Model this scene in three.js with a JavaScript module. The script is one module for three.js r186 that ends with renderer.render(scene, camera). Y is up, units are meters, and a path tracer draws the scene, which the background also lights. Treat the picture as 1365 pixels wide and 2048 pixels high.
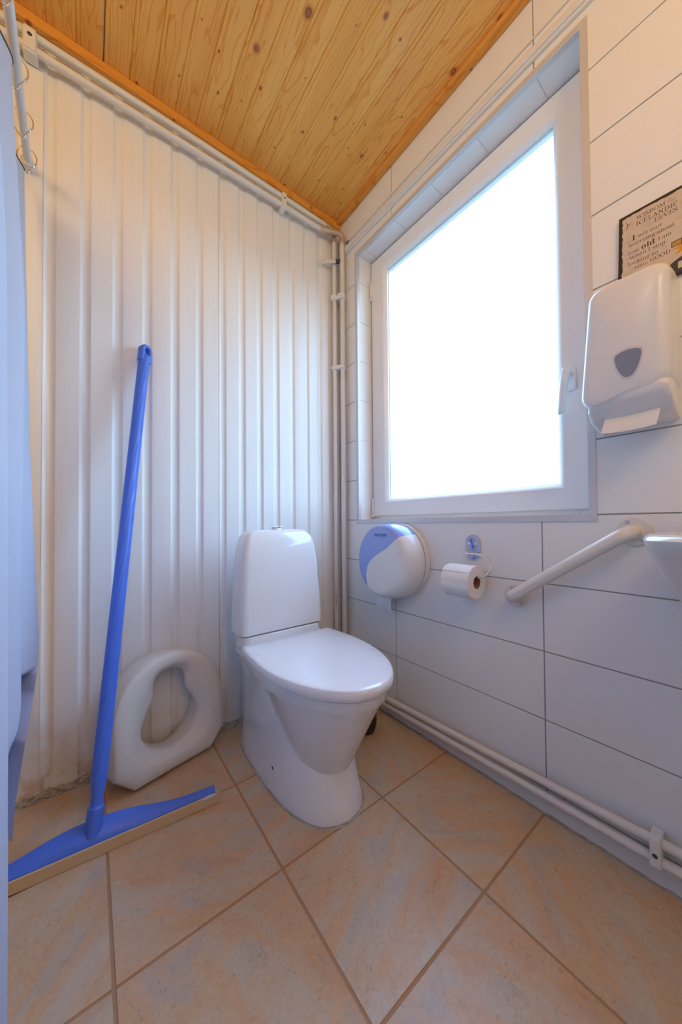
import * as THREE from 'three';
import { RoundedBoxGeometry } from 'three/addons/geometries/RoundedBoxGeometry.js';
import { TextGeometry } from 'three/addons/geometries/TextGeometry.js';
import { FontLoader } from 'three/addons/loaders/FontLoader.js';
import { mergeGeometries, mergeVertices, toCreasedNormals } from 'three/addons/utils/BufferGeometryUtils.js';

// ---------------------------------------------------------------- camera, sky, lights, exposure
// The room's corner is the origin: corrugated wall on z = 0, window wall on x = 0, y up, metres.
const scene = new THREE.Scene();
const renderer = new THREE.WebGLRenderer({ antialias: true });
renderer.toneMapping = THREE.LinearToneMapping;
renderer.toneMappingExposure = 1.0;
renderer.shadowMap.enabled = true;
renderer.shadowMap.type = THREE.PCFSoftShadowMap;

const FULL_W = 1365, FULL_H = 2048, FOCAL = 662.93;
const camera = new THREE.PerspectiveCamera(2 * Math.atan(FULL_H / 2 / FOCAL) * 180 / Math.PI, FULL_W / FULL_H, 0.02, 60);
camera.position.set(-1.0519, 0.85, 1.4297);
{
  const X = new THREE.Vector3(0.78428036, -0.00843787, 0.62034919), Y = new THREE.Vector3(-0.00361053, 0.9998285, 0.01816411);
  const Z = new THREE.Vector3(-0.62039607, -0.01648555, 0.78411539);
  camera.quaternion.setFromRotationMatrix(new THREE.Matrix4().makeBasis(X, Y, Z));
}
camera.setViewOffset(FULL_W, FULL_H, -22.6, -12.05, FULL_W, FULL_H);   // shifted lens: upright walls stay upright

// hazy sky: pale towards the horizon, bluer overhead; the same all round
const HORIZON = [0.64, 1.04, 1.06], ZENITH = [0.48, 0.87, 1.68], SKY_STRENGTH = 6.5;
{
  const w = 16, h = 256, d = new Float32Array(w * h * 4);
  for (let j = 0; j < h; j++) for (let i = 0; i < w; i++) {
    const el = ((j + 0.5) / h - 0.5) * Math.PI, t = Math.pow(Math.max(0, Math.sin(el)), 0.6), k = 4 * (j * w + i);
    for (let c = 0; c < 3; c++) d[k + c] = el < 0 ? 0.10 : HORIZON[c] * (1 - t) + ZENITH[c] * t;
    d[k + 3] = 1;
  }
  const sky = new THREE.DataTexture(d, w, h, THREE.RGBAFormat, THREE.FloatType);
  sky.mapping = THREE.EquirectangularReflectionMapping; sky.magFilter = THREE.LinearFilter; sky.wrapS = THREE.RepeatWrapping; sky.needsUpdate = true;
  scene.background = sky;
  scene.backgroundIntensity = SKY_STRENGTH;
}

const LAMP_COLOR = new THREE.Color().setRGB(1.0, 0.72, 0.37);
const LAMP_POWER = [0.95, 0.78];      // over the shower, behind the viewer

// ---------------------------------------------------------------- helpers
let seed = 12345;
const rnd = () => { seed = (seed * 1664525 + 1013904223) >>> 0; return seed / 4294967296; };
const V = (x, y, z) => new THREE.Vector3(x, y, z);
const lerp = (a, b, t) => a + (b - a) * t, clamp = (x, a, b) => Math.min(b, Math.max(a, x));
const smooth = (a, b, x) => { const t = clamp((x - a) / (b - a), 0, 1); return t * t * (3 - 2 * t); };
const names = new Map();
function numbered(n) { const k = names.get(n) || 0; names.set(n, k + 1); return k ? n + '_' + String(k).padStart(3, '0') : n; }
function tag(o, label, category, group, kind) {
  if (label) o.userData.label = label;
  if (category) o.userData.category = category;
  if (group) o.userData.group = group;
  if (kind) o.userData.kind = kind;
  return o;
}
function thing(name, label, category, pos = [0, 0, 0], group) {
  const o = new THREE.Group(); o.name = numbered(name); o.position.set(...pos); scene.add(o);
  return tag(o, label, category, group);
}
function part(name, geo, mat, parent, label) {
  const m = new THREE.Mesh(Array.isArray(geo) ? merge(geo) : geo, mat);
  m.name = parent === scene ? numbered(name) : name; m.castShadow = m.receiveShadow = true; parent.add(m);
  if (label) m.userData.label = label;
  return m;
}
function merge(list) {
  const flat = list.map((g) => { const n = g.index ? g.toNonIndexed() : g.clone(); for (const k of Object.keys(n.attributes)) if (!['position', 'normal', 'uv'].includes(k)) n.deleteAttribute(k); if (!n.attributes.uv) n.setAttribute('uv', new THREE.BufferAttribute(new Float32Array(n.attributes.position.count * 2), 2)); n.morphAttributes = {}; return n; });
  return mergeGeometries(flat, false);
}
function structure(name, label) { const g = new THREE.Group(); g.name = name; scene.add(g); return tag(g, label, 'structure', null, 'structure'); }
// box from two corners, uv in metres
function box(x0, y0, z0, x1, y1, z1, r = 0) {
  const w = Math.abs(x1 - x0), h = Math.abs(y1 - y0), d = Math.abs(z1 - z0);
  const g = r > 0 ? new RoundedBoxGeometry(w, h, d, 2, Math.min(r, w / 2.01, h / 2.01, d / 2.01)) : new THREE.BoxGeometry(w, h, d);
  g.translate((x0 + x1) / 2, (y0 + y1) / 2, (z0 + z1) / 2);
  return metreUV(g);
}
function metreUV(g) {
  if (g.index) g = g.toNonIndexed();
  const p = g.attributes.position, n = g.attributes.normal, uv = new Float32Array(p.count * 2);
  for (let i = 0; i < p.count; i++) {
    const a = Math.abs(n.getX(i)), b = Math.abs(n.getY(i)), c = Math.abs(n.getZ(i));
    const [u, v] = a >= b && a >= c ? [p.getZ(i), p.getY(i)] : b >= c ? [p.getX(i), p.getZ(i)] : [p.getX(i), p.getY(i)];
    uv[2 * i] = u; uv[2 * i + 1] = v;
  }
  g.setAttribute('uv', new THREE.BufferAttribute(uv, 2));
  return g;
}
// closed rings of points -> skin
function loft(rings, { capStart = true, capEnd = true, crease = 0.7, closed = true } = {}) {
  const n = rings[0].length, pos = [], idx = [], uv = [];
  rings.forEach((r, j) => r.forEach((p, i) => { pos.push(p.x, p.y, p.z); uv.push(i / n, j / (rings.length - 1)); }));
  const m = closed ? n : n - 1;
  for (let j = 0; j < rings.length - 1; j++) for (let i = 0; i < m; i++) {
    const a = j * n + i, b = j * n + (i + 1) % n, c = a + n, d = b + n;
    idx.push(a, b, d, a, d, c);
  }
  const cap = (j, flip) => {
    const c = rings[j].reduce((s, p) => s.add(p), V(0, 0, 0)).multiplyScalar(1 / n), k = pos.length / 3;
    pos.push(c.x, c.y, c.z); uv.push(0.5, 0.5);
    for (let i = 0; i < n; i++) { const a = j * n + i, b = j * n + (i + 1) % n; flip ? idx.push(k, b, a) : idx.push(k, a, b); }
  };
  if (capStart) cap(0, true);
  if (capEnd) cap(rings.length - 1, false);
  let g = new THREE.BufferGeometry();
  g.setAttribute('position', new THREE.Float32BufferAttribute(pos, 3));
  g.setAttribute('uv', new THREE.Float32BufferAttribute(uv, 2));
  g.setIndex(idx);
  return toCreasedNormals(g, crease);
}
function grid(nu, nv, f, flip = false, wrap = false) {
  const pos = [], uv = [], idx = [];
  for (let j = 0; j <= nv; j++) for (let i = 0; i <= nu; i++) { const p = f(i / nu, j / nv); pos.push(p.x, p.y, p.z); uv.push(i / nu, j / nv); }
  for (let j = 0; j < nv; j++) for (let i = 0; i < nu; i++) {
    const a = j * (nu + 1) + i, b = a + 1, c = a + nu + 1, d = c + 1;
    flip ? idx.push(a, d, b, a, c, d) : idx.push(a, b, d, a, d, c);
  }
  const g = new THREE.BufferGeometry();
  g.setAttribute('position', new THREE.Float32BufferAttribute(pos, 3));
  g.setAttribute('uv', new THREE.Float32BufferAttribute(uv, 2));
  g.setIndex(idx); g.computeVertexNormals();
  return g;
}
// round bar along straight runs with rounded corners
function pipe(points, r, bend = 0.03, seg = 12, perMetre = 60) {
  const pts = points.map((p) => (p.isVector3 ? p : V(...p))), path = new THREE.CurvePath();
  let from = pts[0];
  for (let i = 1; i < pts.length; i++) {
    if (i === pts.length - 1) { path.add(new THREE.LineCurve3(from, pts[i])); break; }
    const a = pts[i].clone().sub(pts[i - 1]), b = pts[i + 1].clone().sub(pts[i]);
    const k = Math.min(bend, a.length() * 0.49, b.length() * 0.49);
    const p0 = pts[i].clone().sub(a.normalize().multiplyScalar(k)), p1 = pts[i].clone().add(b.normalize().multiplyScalar(k));
    path.add(new THREE.LineCurve3(from, p0)); path.add(new THREE.QuadraticBezierCurve3(p0, pts[i], p1));
    from = p1;
  }
  const sample = [];
  for (const c of path.curves) { const n = c.isLineCurve3 ? 1 : 8; for (let k = sample.length ? 1 : 0; k <= n; k++) sample.push(c.getPoint(k / n)); }
  return sweep(sample, () => r, seg);
}
function sweep(sample, rad, seg = 12) {
  const rings = []; let nrm = null;
  sample.forEach((p, i) => {
    const t = sample[Math.min(i + 1, sample.length - 1)].clone().sub(sample[Math.max(i - 1, 0)]).normalize();
    if (!nrm) { nrm = V(0, 1, 0); if (Math.abs(t.y) > 0.9) nrm = V(1, 0, 0); }
    nrm = nrm.clone().sub(t.clone().multiplyScalar(nrm.dot(t))).normalize();
    const bn = t.clone().cross(nrm), ring = [], r = rad(i / (sample.length - 1));
    for (let k = 0; k < seg; k++) { const a = k / seg * Math.PI * 2; ring.push(p.clone().addScaledVector(nrm, Math.cos(a) * r).addScaledVector(bn, Math.sin(a) * r)); }
    rings.push(ring);
  });
  return loft(rings, { crease: 0.9 });
}
function lathe(profile, seg = 40, crease = 0.6) { return toCreasedNormals(new THREE.LatheGeometry(profile.map(([r, y]) => new THREE.Vector2(r, y)), seg), crease); }
const move = (g, x, y, z) => { g.translate(x, y, z); return g; };
const turnX = (g, a) => { g.rotateX(a); return g; }, turnY = (g, a) => { g.rotateY(a); return g; }, turnZ = (g, a) => { g.rotateZ(a); return g; };
// cylinder whose axis is x, standing off the window wall towards -x
function discX(r, x0, x1, y, z, bevel = 0.002, seg = 32) {
  const L = Math.abs(x1 - x0);
  const g = lathe([[0.0001, 0], [r, 0], [r, L - bevel], [r - bevel, L], [0.0001, L]], seg, 0.5);
  g.rotateZ(Math.PI / 2); g.translate(Math.max(x0, x1), y, z);
  return g;
}
function discZ(r, z0, z1, x, y, bevel = 0.001, seg = 20) {
  const L = z1 - z0, g = lathe([[0.0001, 0], [r, 0], [r, L - bevel], [r - bevel, L], [0.0001, L]], seg, 0.5);
  g.rotateX(Math.PI / 2); g.translate(x, y, z0);
  return g;
}

// ---------------------------------------------------------------- noise and textures
const perm = new Uint8Array(512); { const p = [...Array(256).keys()]; for (let i = 255; i > 0; i--) { const j = Math.floor(rnd() * (i + 1)); [p[i], p[j]] = [p[j], p[i]]; } for (let i = 0; i < 512; i++) perm[i] = p[i & 255]; }
function vnoise(x, y, px = 256, py = 256) {   // value noise, periodic in px, py, -1..1
  const xi = Math.floor(x), yi = Math.floor(y), fx = x - xi, fy = y - yi;
  const sx = fx * fx * (3 - 2 * fx), sy = fy * fy * (3 - 2 * fy);
  const w = (i, j) => perm[perm[((i % px) + px) % px & 255] + (((j % py) + py) % py & 255)] / 127.5 - 1;
  return lerp(lerp(w(xi, yi), w(xi + 1, yi), sx), lerp(w(xi, yi + 1), w(xi + 1, yi + 1), sx), sy);
}
function fbm(x, y, oct = 4, px = 256, py = 256) { let s = 0, a = 0.5, f = 1; for (let i = 0; i < oct; i++) { s += a * vnoise(x * f + 17.3 * i, y * f + 9.1 * i, px * f, py * f); a *= 0.5; f *= 2; } return s; }
function dataTexture(w, h, fn, srgb = true, repeat = true) {
  const d = new Uint8Array(w * h * 4);
  for (let j = 0; j < h; j++) for (let i = 0; i < w; i++) { const c = fn((i + 0.5) / w, (j + 0.5) / h), k = 4 * (j * w + i); d[k] = clamp(c[0], 0, 255); d[k + 1] = clamp(c[1], 0, 255); d[k + 2] = clamp(c[2], 0, 255); d[k + 3] = 255; }
  const t = new THREE.DataTexture(d, w, h);
  if (srgb) t.colorSpace = THREE.SRGBColorSpace;
  t.magFilter = THREE.LinearFilter; t.minFilter = THREE.LinearMipmapLinearFilter; t.generateMipmaps = true;
  if (repeat) t.wrapS = t.wrapT = THREE.RepeatWrapping;
  t.needsUpdate = true;
  return t;
}
const mixc = (a, b, t) => [lerp(a[0], b[0], t), lerp(a[1], b[1], t), lerp(a[2], b[2], t)];

// spruce board: u across 73 mm, v along 2.35 m
function boardTexture(k) {
  const knots = [], n = 6 + Math.floor(rnd() * 4);
  for (let i = 0; i < n; i++) knots.push([0.12 + 0.76 * rnd(), (i + rnd()) / n, 0.022 + 0.07 * rnd() * rnd() + (rnd() < 0.22 ? 0.05 : 0), rnd()]);
  const off = k * 31.7, heart = 0.2 + 0.6 * rnd(), wide = 0.5 + rnd();
  return dataTexture(128, 2048, (u, v) => {
    const L = v * 32;                                        // along, in board widths
    let warp = 0.10 * fbm(off + u * 1.5, L * 0.42, 3) + 0.05 * fbm(off + 50 + u * 3, L * 1.3, 2), kd = 9, ko = null;
    for (const q of knots) {
      const du = u - q[0], dv = (v - q[1]) * 32, d = Math.hypot(du, dv * 0.75) / q[2];
      warp += 0.16 * Math.exp(-d * d * 0.12) * Math.sign(du || 1) * Math.min(1, Math.abs(du) / q[2] * 0.4);
      if (d < kd) { kd = d; ko = q; }
    }
    const s = (u - heart + warp * 1.6) * wide, rings = Math.abs(s) * 3.4 + 3.0 * fbm(off + s * 2, L * 0.16, 2) + 0.8 * fbm(off + 30 + u * 2.5, L * 0.9, 2);
    const f = rings - Math.floor(rings), late = smooth(0.66, 0.95, f) * (1 - smooth(0.95, 1, f));
    const fine = fbm(off + u * 60, L * 1.1, 2), broad = fbm(off + u * 1.2, L * 0.25, 2);
    let c = mixc([250, 192, 102], [232, 156, 62], clamp(0.18 + late * 0.75 + 0.10 * fine + 0.45 * broad, 0, 1));
    if (ko && kd < 2.2) {
      const ring = 0.5 + 0.5 * Math.sin(kd * 9 + ko[3] * 6);
      if (kd < 1) c = mixc(mixc([186, 116, 54], [140, 80, 36], ring * 0.7), [112, 62, 28], smooth(0.75, 0.95, kd) * 0.7);
      else c = mixc(c, [206, 132, 54], (1 - smooth(1, 2.2, kd)) * 0.8);
    }
    return c;
  }, true, false);
}
// riven-slate look ceramic, one tile across
function floorTexture(k) {
  const off = k * 13.1, ang = [0.5, 1.2, -0.4, 2.2][k % 4], ca = Math.cos(ang), sa = Math.sin(ang);
  return dataTexture(512, 512, (u, v) => {
    const a = (u * ca + v * sa) * 5, b = (-u * sa + v * ca) * 5;
    const w = fbm(off + a * 0.5, b * 0.9, 4), st = fbm(off + a * 0.35 + 2 * w, b * 2.2 + w, 5), fine = fbm(off + u * 70, v * 70, 3);
    let c = mixc([202, 182, 156], [210, 170, 130], smooth(-0.4, 0.45, st));
    c = mixc(c, [178, 172, 164], smooth(0.10, 0.5, fbm(off + 40 + a * 0.7, b * 1.3 + w, 4)) * 0.45);
    c = mixc(c, [204, 150, 100], smooth(0.14, 0.55, fbm(off + 90 + a * 0.4, b * 1.4, 4)) * 0.42);
    const vein = Math.abs(fbm(off + 7 + a * 0.5, b * 1.1 + 0.8 * w, 5));
    c = mixc(c, [138, 122, 114], (1 - smooth(0.0, 0.022, vein)) * 0.26 * smooth(-0.2, 0.3, w));
    const pit = fbm(off + u * 40, v * 40, 2) > 0.47 ? 0.16 : 0;
    c = mixc(c, [116, 92, 74], pit);
    const m = 1 + 0.05 * fine;
    return [c[0] * m, c[1] * m, c[2] * m];
  });
}
const floorBump = dataTexture(512, 512, (u, v) => { const q = 128 + 110 * (fbm(u * 8, v * 22, 5, 8, 22) + 0.35 * fbm(u * 64, v * 64, 2, 64, 64)); return [q, q, q]; }, false);
// coated sheet steel: fine wood-like embossing along the sheet, rust where the sheet foot is corroded. uv: 0..1 over 2.2 m x 2.46 m
const sheetTexture = dataTexture(1024, 1024, (u, v) => {
  const x = u * 2.2, y = v * 2.46, e = 1 + 0.012 * fbm(x * 260, y * 6, 2) + 0.01 * fbm(x * 4, y * 3, 3);
  let c = [239 * e, 240 * e, 240 * e];
  const patch = smooth(0.05, 0.4, fbm(x * 9 + 3, y * 7, 4) + 0.25 - y * 1.7), spot = smooth(0.15, 0.5, fbm(x * 40, y * 26, 3) + 0.3 - y * 3.2);
  if (y < 0.35) { c = mixc(c, [222, 204, 172], 0.32 * patch); c = mixc(c, [186, 140, 92], 0.36 * spot * smooth(0.11, 0.03, y)); }
  return c;
}, true, false);
const sheetBump = dataTexture(256, 256, (u, v) => { const q = 128 + 90 * fbm(u * 64, v * 5, 3, 64, 5); return [q, q, q]; }, false);
const clothBump = dataTexture(128, 128, (u, v) => { const q = 128 + 60 * (Math.sin(u * Math.PI * 64) * Math.sin(v * Math.PI * 64)) + 30 * vnoise(u * 32, v * 32, 32, 32); return [q, q, q]; }, false);
const paperBump = dataTexture(128, 128, (u, v) => { const q = 128 + 100 * fbm(u * 16, v * 16, 3, 16, 16); return [q, q, q]; }, false);
const grimeTexture = dataTexture(512, 64, (u, v) => { const a = fbm(u * 60, v * 8, 4, 60, 8), b = fbm(u * 160 + 4, v * 20, 2); return mixc(mixc([186, 180, 170], [140, 130, 120], smooth(-0.05, 0.35, a)), [96, 86, 78], smooth(0.15, 0.45, b) * 0.5); });

const std = (o) => new THREE.MeshStandardMaterial(o), phy = (o) => new THREE.MeshPhysicalMaterial(o);
const lin = (r, g, b) => new THREE.Color().setRGB(r, g, b);
const M = {
  ceramic: phy({ color: lin(0.84, 0.84, 0.83), roughness: 0.12, clearcoat: 0.6, clearcoatRoughness: 0.04 }),
  lid: phy({ color: lin(0.84, 0.84, 0.84), roughness: 0.16, clearcoat: 0.5, clearcoatRoughness: 0.06 }),
  tile: std({ color: lin(0.86, 0.87, 0.87), roughness: 0.42 }),
  joint: std({ color: lin(0.36, 0.355, 0.35), roughness: 0.85 }),
  sheet: std({ map: sheetTexture, roughness: 0.38, bumpMap: sheetBump, bumpScale: 0.0002 }),
  plaster: std({ color: lin(0.84, 0.84, 0.84), roughness: 0.8 }),
  pvc: phy({ color: lin(0.88, 0.88, 0.88), roughness: 0.28 }),
  whitePlastic: phy({ color: lin(0.80, 0.80, 0.79), roughness: 0.26 }),
  clipPlastic: std({ color: lin(0.80, 0.79, 0.77), roughness: 0.5 }),
  paintedPipe: std({ color: lin(0.76, 0.745, 0.71), roughness: 0.36 }),
  bar: phy({ color: lin(0.78, 0.755, 0.70), roughness: 0.3 }),
  solder: std({ color: lin(0.62, 0.50, 0.40), roughness: 0.38, metalness: 0.55 }),
  alu: std({ color: lin(0.66, 0.66, 0.68), roughness: 0.42, metalness: 0.25 }),
  chrome: std({ color: lin(0.72, 0.72, 0.74), roughness: 0.12, metalness: 1 }),
  steel: std({ color: lin(0.55, 0.55, 0.55), roughness: 0.35, metalness: 0.9 }),
  black: std({ color: lin(0.012, 0.013, 0.016), roughness: 0.35 }),
  darkGrey: std({ color: lin(0.06, 0.06, 0.065), roughness: 0.6 }),
  blue: phy({ color: lin(0.075, 0.185, 0.74), roughness: 0.38 }),
  rubber: std({ color: lin(0.68, 0.50, 0.29), roughness: 0.6 }),
  seatPlastic: std({ color: lin(0.76, 0.745, 0.70), roughness: 0.4 }),
  blueCover: phy({ color: lin(0.30, 0.40, 0.80), roughness: 0.12, clearcoat: 0.5 }),
  greyWindow: phy({ color: lin(0.24, 0.27, 0.34), roughness: 0.15 }),
  paper: std({ color: lin(0.84, 0.83, 0.82), roughness: 0.95, bumpMap: paperBump, bumpScale: 0.0006 }),
  card: std({ color: lin(0.36, 0.20, 0.11), roughness: 0.9 }),
  curtain: phy({ color: lin(0.54, 0.58, 0.74), roughness: 0.8, side: THREE.DoubleSide, bumpMap: clothBump, bumpScale: 0.0002 }),
  grout: std({ color: lin(0.46, 0.26, 0.14), roughness: 0.9 }),
  grime: std({ map: grimeTexture, roughness: 0.9 }),
  trimWood: null,
  glass: phy({ color: 0xffffff, roughness: 0.2, transmission: 1, thickness: 0, ior: 1.45 }),
  ink: std({ color: lin(0.05, 0.05, 0.055), roughness: 0.7 }),
  blueInk: std({ color: lin(0.06, 0.13, 0.52), roughness: 0.5 }),
};

// ---------------------------------------------------------------- floor: ceramic tiles on a grout bed
const H = 2.46, XL = -2.03, ZB = 2.36;      // ceiling height, far left wall, wall behind the camera
{
  const fl = structure('floor', 'beige slate look ceramic tile floor with rust brown joints');
  part('grout_bed', box(XL - 0.02, -0.05, -0.02, 0.02, -0.0022, ZB + 0.02), M.grout, fl);
  const S = 0.3385, gap = 0.0058, x0 = -0.676, z0 = 0.666;
  const mats = [0, 1, 2, 3].map((k) => std({ map: floorTexture(k), roughness: 0.36, bumpMap: floorBump, bumpScale: 0.0007 }));
  for (let a = -4; a <= 1; a++) for (let b = -5; b <= 1; b++) {
    const xa = Math.max(x0 + a * S + gap / 2, XL), xb = Math.min(x0 + (a + 1) * S - gap / 2, 0.0), za = Math.max(z0 - (b + 1) * S + gap / 2, 0), zb = Math.min(z0 - b * S - gap / 2, ZB);
    if (xb - xa < 0.02 || zb - za < 0.02) continue;
    const g = box(xa, -0.02, za, xb, 0, zb, 0.0016), p = g.attributes.position, uv = g.attributes.uv, rot = Math.floor(rnd() * 4);
    for (let i = 0; i < p.count; i++) {
      let u = (p.getX(i) - (x0 + a * S)) / S, v = (p.getZ(i) - (z0 - (b + 1) * S)) / S;
      for (let r = 0; r < rot; r++) [u, v] = [1 - v, u];
      uv.setXY(i, u, v);
    }
    part('floor_tile', g, mats[Math.floor(rnd() * 4)], fl);
  }
}

// ---------------------------------------------------------------- wall_left: grooved steel cladding, on z = 0
const grooves = [[-1.174, -1.141], [-1.083, -1.0516], [-0.994, -0.961], [-0.9037, -0.8705], [-0.8109, -0.778], [-0.7201, -0.6899], [-0.629, -0.5982], [-0.5473, -0.5142], [-0.464, -0.4333], [-0.387, -0.3517], [-0.3022, -0.27], [-0.2215, -0.1885], [-0.1443, -0.1109]];
for (let x = -1.174 - 0.0905; x > XL + 0.03; x -= 0.0905) grooves.unshift([x, x + 0.033]);
{
  const wl = structure('wall_left', 'white coated steel cladding with narrow vertical grooves');
  part('backing_wall', box(XL - 0.12, 0, -0.14, 0.16, H, -0.016), M.plaster, wl);
  const D = 0.008;
  const sheet = (xa, xb, lift) => {
    const pts = [[xa, lift]];
    for (const [l, r] of grooves) if (l >= xa - 0.001 && r <= xb + 0.001) {
      const f = 0.0085; pts.push([Math.max(l, xa + 0.0004), lift], [l + 0.001, lift - 0.0004], [l + f, lift - D + 0.0005], [l + f + 0.0015, lift - D], [r - f - 0.0015, lift - D], [r - f, lift - D + 0.0005], [r - 0.001, lift - 0.0004], [r, lift]);
    }
    pts.push([xb, lift]);
    const pos = [], uv = [], idx = [];
    pts.forEach(([x, z]) => { for (const y of [0.018, H]) { pos.push(x, y, z); uv.push((x + 2.1) / 2.2, y / 2.46); } });
    for (let i = 0; i < pts.length - 1; i++) { const a = 2 * i; idx.push(a, a + 2, a + 3, a, a + 3, a + 1); }
    // folded-back long edges and foot give the sheet its thickness
    const g = new THREE.BufferGeometry(); g.setAttribute('position', new THREE.Float32BufferAttribute(pos, 3)); g.setAttribute('uv', new THREE.Float32BufferAttribute(uv, 2)); g.setIndex(idx);
    const front = toCreasedNormals(g, 0.35);
    return [front, box(xb - 0.0008, 0.018, lift - 0.004, xb, H, lift), box(xa, 0.018, lift - 0.004, xa + 0.0008, H, lift)];
  };
  for (const [a, b, l] of [[XL, -1.174 + 0.0002, 0.0], [-1.174, -0.6292, 0.0], [-0.629, -0.0736, 0.0008], [-0.0730, 0.0, -0.0012]]) part('cladding_sheet', sheet(a, b, l), M.sheet, wl);
  for (const [x, y] of [[-1.157, 0.8293], [-0.977, 0.832], [-0.7945, 0.8325], [-0.6135, 0.829], [-0.449, 0.83], [-0.127, 0.805], [-0.61, 2.2709], [-0.2845, 2.2]]) {
    const s = part('screw', [discZ(0.005, -0.0112, -0.0095, x, y, 0.0006, 14), discZ(0.0028, -0.0098, -0.0075, x, y, 0.0006, 6)], M.whitePlastic, wl);
  }
  // dirty sealant along the foot of the sheets
  const foot = grid(260, 4, (u, v) => {
    const x = lerp(XL, -0.0, u), n = fbm(x * 22, 3.3, 4), m = fbm(x * 60, 8.1, 3), t = v * Math.PI / 2, hgt = 0.02 + 0.008 * n + 0.004 * m, dep = 0.014 + 0.005 * fbm(x * 14, 21, 3);
    return V(x, hgt * Math.cos(t) + 0.0006, -0.009 + (dep + 0.009) * Math.sin(t));
  }, true);
  { const uv = foot.attributes.uv; for (let i = 0; i < uv.count; i++) uv.setXY(i, uv.getX(i) * 3, uv.getY(i)); }
  part('sealant_bead', foot, M.grime, wl);
}

// ---------------------------------------------------------------- wall_right: tile-size wall panels round the window, on x = 0
const WZ0 = 0.155, WZ1 = 1.130, WY0 = 0.866, WY1 = 2.205;      // clear opening
const ROW = 0.2, Y0 = 0.868, J = 0.0036;
{
  const wr = structure('wall_right', 'white wall panels in tile format with grey joints');
  const t = 0.006;
  part('backing_wall', [box(t, 0, -0.14, 0.20, H, WZ0), box(t, 0, WZ1, 0.20, H, ZB + 0.14), box(t, 0, WZ0, 0.20, WY0, WZ1), box(t, WY1, WZ0, 0.20, H, WZ1)], M.plaster, wr);
  // joint-coloured carrier board just behind the panel faces
  part('joint_board', [box(0.0022, 0.02, 0, t + 0.001, H, WZ0), box(0.0022, 0.02, WZ1, t + 0.001, H, ZB), box(0.0022, 0.02, WZ0, t + 0.001, WY0, WZ1), box(0.0022, WY1, WZ0, t + 0.001, H, WZ1)], M.joint, wr);
  const cols = [-0.2027, 0.4023, 1.0070, 1.6117, 2.2164, 2.8211], rows = [];
  for (let k = -5; k <= 8; k++) rows.push(Y0 + k * ROW);
  const poly = (pts) => {
    const s = new THREE.Shape(); pts.forEach(([z, y], i) => (i ? s.lineTo(z, y) : s.moveTo(z, y)));
    const g = new THREE.ExtrudeGeometry(s, { depth: t - 0.0006, bevelEnabled: true, bevelThickness: 0.0006, bevelSize: 0.0006, bevelOffset: -0.0006, bevelSegments: 1, steps: 1 });
    g.rotateY(-Math.PI / 2);                                     // shape x -> world z, extrusion -> -x
    g.translate(t, 0, 0);
    return metreUV(g);
  };
  for (let c = 0; c < cols.length - 1; c++) for (let r = 0; r < rows.length - 1; r++) {
    let a = Math.max(cols[c] + J / 2, 0.0), b = Math.min(cols[c + 1] - J / 2, ZB), y0 = Math.max(rows[r] + J / 2, 0.02), y1 = Math.min(rows[r + 1] - J / 2, H - 0.001);
    if (b - a < 0.01 || y1 - y0 < 0.01) continue;
    const inZ = b > WZ0 && a < WZ1, inY = y1 > WY0 + 0.003 && y0 < WY1;
    let pts = [[a, y0], [b, y0], [b, y1], [a, y1]];
    if (inZ && inY) {
      if (y1 <= WY1) { if (a >= WZ0 && b <= WZ1) continue; if (a < WZ0) b = WZ0; else a = WZ1; pts = [[a, y0], [b, y0], [b, y1], [a, y1]]; }
      else if (a < WZ0) pts = [[a, y0], [WZ0, y0], [WZ0, WY1], [b, WY1], [b, y1], [a, y1]];
      else if (b > WZ1) pts = [[WZ1, y0], [b, y0], [b, y1], [a, y1], [a, WY1], [WZ1, WY1]];
      else pts = [[a, WY1], [b, WY1], [b, y1], [a, y1]];
    }
    part('wall_panel', poly(pts), M.tile, wr);
  }
  // panels lining the reveal
  const RX = 0.092, q = 0.006;
  part('joint_board', [box(0.001, WY0, WZ0 - 0.004, RX, WY1, WZ0 - 0.0005), box(0.001, WY0, WZ1 + 0.0005, RX, WY1, WZ1 + 0.004), box(0.001, WY1 + 0.0005, WZ0, RX, WY1 + 0.004, WZ1)], M.joint, wr);
  for (let r = 0; r < rows.length - 1; r++) {
    const y0 = Math.max(rows[r] + J / 2, WY0), y1 = Math.min(rows[r + 1] - J / 2, WY1);
    if (y1 - y0 < 0.01) continue;
    part('reveal_panel', box(0, y0, WZ0 - 0.003, RX, y1, WZ0 + 0.002, 0.0006), M.tile, wr);
    part('reveal_panel', box(0, y0, WZ1 - 0.002, RX, y1, WZ1 + 0.003, 0.0006), M.tile, wr);
  }
  const seams = [WZ0, 0.2065, 0.4105, 0.6115, 0.8120, 1.0110, WZ1];
  for (let i = 0; i < 6; i++) part('reveal_panel', box(0, WY1 - 0.002, seams[i] + J / 2, RX, WY1 + 0.003, seams[i + 1] - J / 2, 0.0006), M.tile, wr);
  part('sill_panel', box(0, WY0 - 0.004, WZ0, RX, WY0 + 0.002, WZ1, 0.0006), M.tile, wr);
}
// open ground outside the window
{
  const g = part('ground', box(0.25, -0.62, -40, 60, -0.6, 40), std({ color: lin(0.10, 0.11, 0.08), roughness: 0.95 }), scene, 'open ground outside the window');
  tag(g, null, 'ground', null, 'structure');
}
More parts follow.
